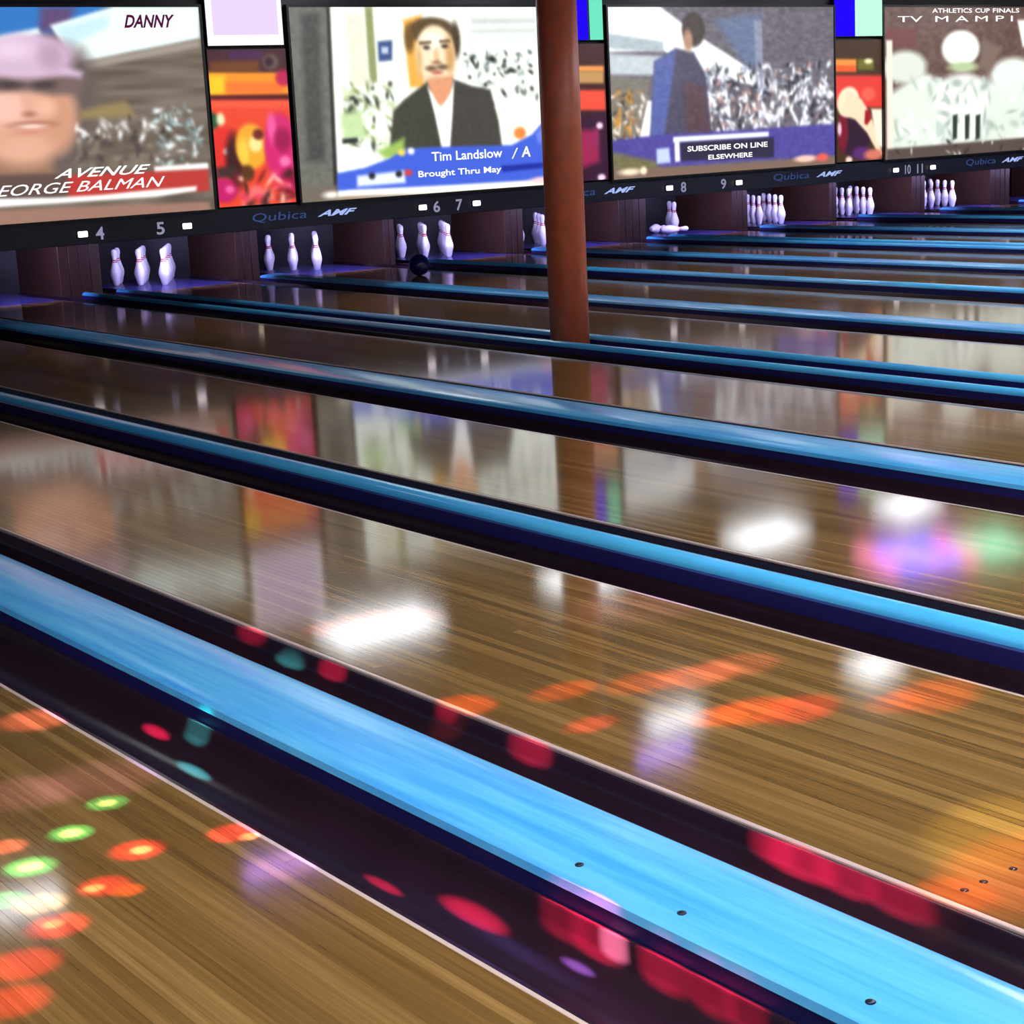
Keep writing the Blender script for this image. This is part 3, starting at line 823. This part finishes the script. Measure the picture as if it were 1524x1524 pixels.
def text_mesh(name, body, width, height, shear=0.0, bold=0.0):
    cu = bpy.data.curves.new(name, 'FONT')
    cu.body = body; cu.size = 1.0; cu.shear = shear; cu.offset = bold; cu.extrude = 0.0; cu.resolution_u = 3
    o = bpy.data.objects.new(name, cu); COL.objects.link(o)
    dg = bpy.context.evaluated_depsgraph_get()
    me = bpy.data.meshes.new_from_object(o.evaluated_get(dg))
    bpy.data.objects.remove(o); bpy.data.curves.remove(cu)
    v = np.zeros(len(me.vertices) * 3, 'f'); me.vertices.foreach_get('co', v); v = v.reshape(-1, 3)
    mn, mx_ = v.min(0), v.max(0)
    v2 = np.zeros_like(v)
    v2[:, 0] = (v[:, 0] - mn[0]) / (mx_[0] - mn[0]) * width
    v2[:, 2] = (v[:, 1] - mn[1]) / (mx_[1] - mn[1]) * height
    me.vertices.foreach_set('co', v2.ravel()); me.update(); me.name = name
    me.materials.clear()
    return me

def text(name, body, x, z, w, h, mat, parent, y, shear=0.0, bold=0.0, rot=0.0):
    o = link(name, text_mesh(name, body, w, h, shear, bold), mat, parent)
    p = parent.location.copy()
    if parent.parent is not None: p += parent.parent.location
    o.location = (x - p.x, y - p.y, z - p.z); o.rotation_euler = (0, -rot, 0)
    return o

RECT = dict(TV1=(4.10, 7.245, .87, 2.55), TV2=(8.11, 10.94, .87, 2.55), TV3=(11.725, 14.94, .87, 2.55), TV4=(15.755, 19.0, .87, 2.55),
            PO1=(7.30, 8.06, .88, 2.20), PO2=(10.98, 11.68, .88, 2.20), PO3=(14.98, 15.73, .88, 2.20))
TVL = dict(TV1='large screen showing a smiling face in a pink cap above red banner',
           TV2='large screen showing a man in dark suit over blue news banner',
           TV3='large screen showing a dark-clothed figure before a crowd, violet banner',
           TV4='large screen showing a huddle of white-helmeted players')
def frame_mesh(x0, x1, z0, z1, y0, y1, t):
    bm = bmesh.new()
    for a in ((x0 - t, x1 + t, z1, z1 + t), (x0 - t, x1 + t, z0 - t, z0), (x0 - t, x0, z0, z1), (x1, x1 + t, z0, z1)):
        v = [bm.verts.new((x, y, z)) for z in a[2:] for y in (y0, y1) for x in a[:2]]
        for f in ((0, 2, 3, 1), (4, 5, 7, 6), (0, 1, 5, 4), (2, 6, 7, 3), (0, 4, 6, 2), (1, 3, 7, 5)):
            bm.faces.new([v[i] for i in f])
    bmesh.ops.recalc_face_normals(bm, faces=bm.faces)
    me = bpy.data.meshes.new('bezel'); bm.to_mesh(me); bm.free(); return me
SY = MASK_Y - 0.02
for k in ('TV1', 'TV2', 'TV3', 'TV4'):
    x0, x1, z0, z1 = RECT[k]
    t = empty('video_screen', ((x0 + x1) / 2, MASK_Y + 0.03, z0)); ox, oy, oz = t.location
    tag(t, TVL[k], 'screen', 'large video screens above the lanes')
    def tp(name, me, mat):
        return link(name, me, mat, t, (-ox, -oy, -oz))
    display = tp('display', picture_mesh('display', x0, x1, z0, z1, SY, OPS[k], 0.0115, M['screen']), None)
    tp('back_panel', box_mesh('back_panel', x0, x1, SY + 0.004, MASK_Y + 0.03, z0, z1), M['bezel'])
    tp('bezel', frame_mesh(x0, x1, z0, z1, SY - 0.012, MASK_Y + 0.03, 0.022), M['bezel'])
    ty = SY - 0.003
    if k == 'TV1':
        text('caption_text', 'AVENUE', 5.82, 1.205, 0.86, 0.075, M['white_glow'], display, ty, 0.5, 0.012)
        text('caption_text', 'GEORGE BALMAN', 5.20, 1.09, 1.60, 0.085, M['white_glow'], display, ty, 0.45, 0.0)
        text('caption_text', 'DANNY', 6.555, 2.385, 0.46, 0.105, M['magenta_ink'], display, ty, 0.35, 0.03)
    if k == 'TV2':
        text('caption_text', 'Tim Landslow', 9.53, 1.16, 0.82, 0.085, M['white_glow'], display, ty, 0.0, 0.012)
        text('caption_text', 'Brought Thru May', 9.37, 1.005, 0.96, 0.075, M['white_glow'], display, ty, 0.0, 0.015)
        text('caption_text', '/', 10.46, 1.14, 0.08, 0.10, M['white_glow'], display, ty, 0.3, 0.01)
        text('caption_text', 'A', 10.58, 1.15, 0.11, 0.10, M['white_glow'], display, ty, 0.1, 0.02)
    if k == 'TV3':
        text('caption_text', 'SUBSCRIBE ON LINE', 12.74, 1.10, 1.16, 0.055, M['white_glow'], display, ty, 0.0, 0.02)
        text('caption_text', 'ELSEWHERE', 13.03, 1.005, 0.64, 0.05, M['white_glow'], display, ty, 0.0, 0.02)
    if k == 'TV4':
        for wd, wx, ww in (('ATHLETICS', 16.57, 0.70), ('CUP', 17.33, 0.26), ('FINALS', 17.65, 0.49)):
            text('caption_text', wd, wx, 2.485, ww, 0.05, M['white_glow'], display, ty, 0.0, 0.01)
        text('caption_text', 'TV  M A M P I', 15.98, 2.385, 2.04, 0.065, M['white_glow'], display, ty, 0.0, 0.0)

POL = dict(PO1='backlit graphic of pink and yellow bowling balls under lilac lightbox',
           PO2='dark backlit bowling graphic half hidden behind the red column',
           PO3='backlit graphic of a cream pin and dark ball on red')
for k in ('PO1', 'PO2', 'PO3'):
    x0, x1, z0, z1 = RECT[k]
    t = empty('graphic_panel', ((x0 + x1) / 2, MASK_Y + 0.03, z0)); ox, oy, oz = t.location
    tag(t, POL[k], 'poster', 'graphic panels between screens')
    link('print', picture_mesh('print', x0, x1, z0, z1, MASK_Y - 0.005, OPS[k], 0.0115, M['poster']), None, t, (-ox, -oy, -oz))
    link('backing', box_mesh('backing', x0 - 0.005, x1 + 0.005, MASK_Y - 0.003, MASK_Y + 0.03, z0 - 0.005, z1 + 0.005), M['bezel'], t, (-ox, -oy, -oz))

def lightbox(label, panes, z0, z1):
    xs = [p[0] for p in panes] + [p[1] for p in panes]
    x0, x1 = min(xs), max(xs)
    t = empty('light_box', ((x0 + x1) / 2, MASK_Y + 0.03, z0)); ox, oy, oz = t.location
    tag(t, label, 'light box', 'light boxes above the graphics')
    link('housing', box_mesh('housing', x0, x1, MASK_Y - 0.008, MASK_Y + 0.03, z0, z1), M['bezel'], t, (-ox, -oy, -oz))
    for a, b_, mt, inset in panes:
        pane = link('pane', box_mesh('pane', a + 0.004, b_ - 0.004, MASK_Y - 0.016, MASK_Y - 0.008, z0 + 0.004, z1 - 0.004), M[mt], t, (-ox, -oy, -oz))
        if inset:
            link('inner_pane', box_mesh('inner_pane', a + 0.06, b_ - 0.05, MASK_Y - 0.019, MASK_Y - 0.016, z0 + 0.09, z1 - 0.06), M[inset], pane)
lightbox('glowing lilac light box above the graphic of bowling balls', [(7.31, 8.05, 'lilac_rim', 'lilac')], 2.23, 2.94)
lightbox('blue and mint light box partly behind the red column', [(11.0, 11.48, 'blue', None), (11.50, 11.67, 'mint_deep', None)], 2.235, 2.94)
lightbox('blue and mint light box above the cream pin graphic', [(14.965, 15.29, 'blue', None), (15.295, 15.735, 'mint', None)], 2.235, 2.94)

# lettering, lane numbers and lamps on the masking strip
ZB = MASK_Y - 0.004
def strip_sign(x0):
    t = empty('strip_sign', (x0, MASK_Y, 0.70))
    tag(t, 'blue lettering on dark masking strip, ' + {7.61: 'under the bowling ball graphic', 10.95: 'behind the red column', 14.0: 'under the cream pin graphic', 17.2: 'under the helmeted players'}[x0], 'sign', 'lettering on the masking strip')
    text('lettering', 'Qubica', x0, 0.72, 0.55, 0.085, M['sign_dim'], t, ZB, 0.1, 0.0)
    text('lettering', 'AMF', x0 + 0.66, 0.735, 0.42, 0.055, M['sign_bright'], t, ZB, 0.5, 0.03)
for x in (7.61, 10.95, 14.0, 17.2): strip_sign(x)
NUMW = {'4': 'four', '5': 'five', '6': 'six', '7': 'seven', '8': 'eight', '9': 'nine', '10': 'ten', '11': 'eleven'}
for lx, nx, num, where in ((6.02, 6.18, '4', 'under the pink-capped face'), (6.97, 6.73, '5', 'under the pink-capped face'), (9.40, 9.57, '6', 'under the suited man'), (10.02, 9.83, '7', 'under the suited man'),
                    (12.48, 12.69, '8', 'under the crowd scene'), (13.47, 13.26, '9', 'under the crowd scene'), (15.95, 16.16, '10', 'under the players'), (16.59, 16.37, '11', 'under the players')):
    o = link('lane_number', text_mesh('lane_number', num, 0.075 if len(num) == 1 else 0.10, 0.105, 0, 0.02), M['digit'], None, (nx - 0.04, ZB, 0.69))
    tag(o, 'pale lane number %s on the masking strip %s' % (num, where), 'number', 'lane numbers')
    t = empty('indicator_lamp', (lx, MASK_Y, 0.745))
    tag(t, 'small white indicator lamp beside lane number %s' % NUMW[num], 'lamp', 'indicator lamps')
    link('socket', box_mesh('socket', -0.05, 0.05, -0.012, 0, -0.032, 0.032, 0.004), M['lamp_black'], t)
    link('bulb', box_mesh('bulb', -0.042, 0.042, -0.030, -0.012, -0.024, 0.024, 0.008, 2), M['dot_light'], t)

# ------------------------------------------------------------------ ceiling lights
def troffer(x, y, w, d, where, mat='diffuser'):
    t = empty('ceiling_light', (x, y, CEIL)); tag(t, 'white ceiling light panel ' + where, 'ceiling light', 'ceiling light panels')
    link('housing', box_mesh('housing', -w / 2 - 0.03, w / 2 + 0.03, -d / 2 - 0.03, d / 2 + 0.03, -0.035, 0.0, 0.004), M['steel'], t)
    link('diffuser', box_mesh('diffuser', -w / 2, w / 2, -d / 2, d / 2, -0.045, -0.035), M[mat], t)
for x, y, w, d, wh in [(8.25, 13.35, 1.1, 0.6, 'before the bowling ball graphic'), (10.6, 13.35, 0.7, 0.6, 'before the suited man screen'),
                       (13.15, 13.35, 0.95, 0.5, 'before the crowd scene screen'), (15.25, 13.2, 0.75, 0.5, 'before the cream pin graphic'),
                       (3.45, 9.8, 0.42, 0.2, 'over the lanes beside the screw-studded cap'), (8.42, 9.55, 0.5, 0.2, 'beside the red column head'), (10.45, 9.4, 0.45, 0.35, 'past the red column head')]:
    troffer(x, y, w, d, wh)
for x, y, wh in [(1.6, 1.5, 'added as fill over the screw-studded cap'), (4.6, 2.6, 'added as fill over the approach end of the lanes'), (8.0, 4.3, 'added as fill past the approach end'),
                 (11.4, 7.4, 'added as fill midway down the lanes past the column'), (15.4, 10.2, 'added as fill toward the players screen'), (12.5, 4.5, 'added as fill off to the side past the column'), (18.5, 9.0, 'added as fill off to the side of the players screen'), (20.0, 11.0, 'added as fill by the wall past the players screen'),
                 (-1.5, 3.5, 'added as fill over the outer approach'), (2.0, -3.0, 'added as fill over the approach behind the lanes'), (7.0, -1.5, 'added as fill over the approach behind, second along')]:
    troffer(x, y, 1.2, 0.6, wh, 'diffuser_fill')  # unseen panels added to brighten lanes and caps, placed outside the reflections
def blacklight(x, y, L, wh):
    t = empty('black_light', (x, y, CEIL)); tag(t, 'violet black light tube ' + wh, 'ceiling light', 'black light tubes')
    link('housing', box_mesh('housing', -L / 2 - 0.04, L / 2 + 0.04, -0.06, 0.06, -0.04, 0.0, 0.005), M['lamp_black'], t)
    o = link('tube', lathe_mesh('tube', [(0.016, -L / 2), (0.019, -L / 2 + 0.01), (0.019, L / 2 - 0.01), (0.016, L / 2)], 12), M['blacklight'], t, (0, 0, -0.062))
    o.rotation_euler = (0, math.pi / 2, 0)
for x, y, L, wh in [(4.95, 9.2, 0.7, 'over the lane before the red column'), (7.85, 9.02, 0.5, 'next to the red column head'), (3.0, 6.0, 1.2, 'over the lane past screw-studded cap'), (10.5, 6.0, 1.2, 'far past the red column')]:
    blacklight(x, y, L, wh)

# LED colour bar on the ceiling past the column
t = empty('colour_light_bar', (13.75, 11.4, CEIL)); t.rotation_euler = (0, 0, math.atan2(-0.5, 1.4))
tag(t, 'LED colour bar with pink, blue, violet and mint lenses on ceiling', 'light')
link('housing', box_mesh('housing', -0.92, 0.92, -0.46, 0.46, -0.06, 0.0, 0.01), M['lamp_black'], t)
for n, mt in enumerate(('led_pink', 'led_blue', 'led_violet', 'led_blue', 'led_pink', 'led_mint', 'led_mint', 'led_mint')):
    for r in range(2):
        link('lens', box_mesh('lens', -0.88 + 0.22 * n, -0.70 + 0.22 * n, -0.42 + 0.44 * r, -0.03 + 0.44 * r, -0.072, -0.06, 0.004), M[mt], t)

# ------------------------------------------------------------------ party lights throwing coloured beams on the lanes
FIX = [(2.03, 2.9, 'straight above the screw-studded cap'), (6.2, 3.6, 'over the lanes toward the red column')]
fix_obj = []
for fx, fy, wh in FIX:
    t = empty('party_light', (fx, fy, CEIL)); tag(t, 'black multi-beam party light hung ' + wh, 'light', 'party lights')
    link('bracket', box_mesh('bracket', -0.03, 0.03, -0.03, 0.03, -0.10, 0.0), M['lamp_black'], t)
    link('body', box_mesh('body', -0.16, 0.16, -0.10, 0.10, -0.26, -0.10, 0.02, 2), M['lamp_black'], t)
    lens = lathe_mesh('lens', [(0.012, -0.272), (0.016, -0.262)], 10); lens.materials.append(M['steel'])
    for a in range(5):
        for b_ in range(3):
            link('lens', lens, None, t, (-0.12 + 0.06 * a, -0.06 + 0.06 * b_, 0))
    fix_obj.append(t)
for n, (x, y, z, r, col, st) in enumerate(SPOTS):
    best = 0 if x < 2.5 else 1
    t = fix_obj[best]
    src = Vector((FIX[best][0] - 0.12 + 0.06 * (n % 5), FIX[best][1] - 0.06 + 0.06 * (n // 5 % 3), CEIL - 0.28))
    dst = Vector((x, y, z)); d = dst - src
    ld = bpy.data.lights.new('beam', 'SPOT')
    ld.color = col
    ld.spot_size = 2 * math.atan(r * 1.5 / d.length)
    ld.spot_blend = 0.9
    ld.shadow_soft_size = 0.004
    ld.energy = BEAM * (500.0 if z < 0 else 300.0) * st * d.length ** 2
    o = bpy.data.objects.new('beam', ld); COL.objects.link(o)
    zx = -d.normalized(); xx = Vector((0, 1, 0)).cross(zx).normalized(); yx = zx.cross(xx)
    o.rotation_euler = Matrix((xx, yx, zx)).transposed().to_euler()
    if z < 0: o.scale = (0.35, 2.0, 1.0)      # stretched along the gutter, standing in for its specular reflections
    o.parent = t; o.location = src - t.location
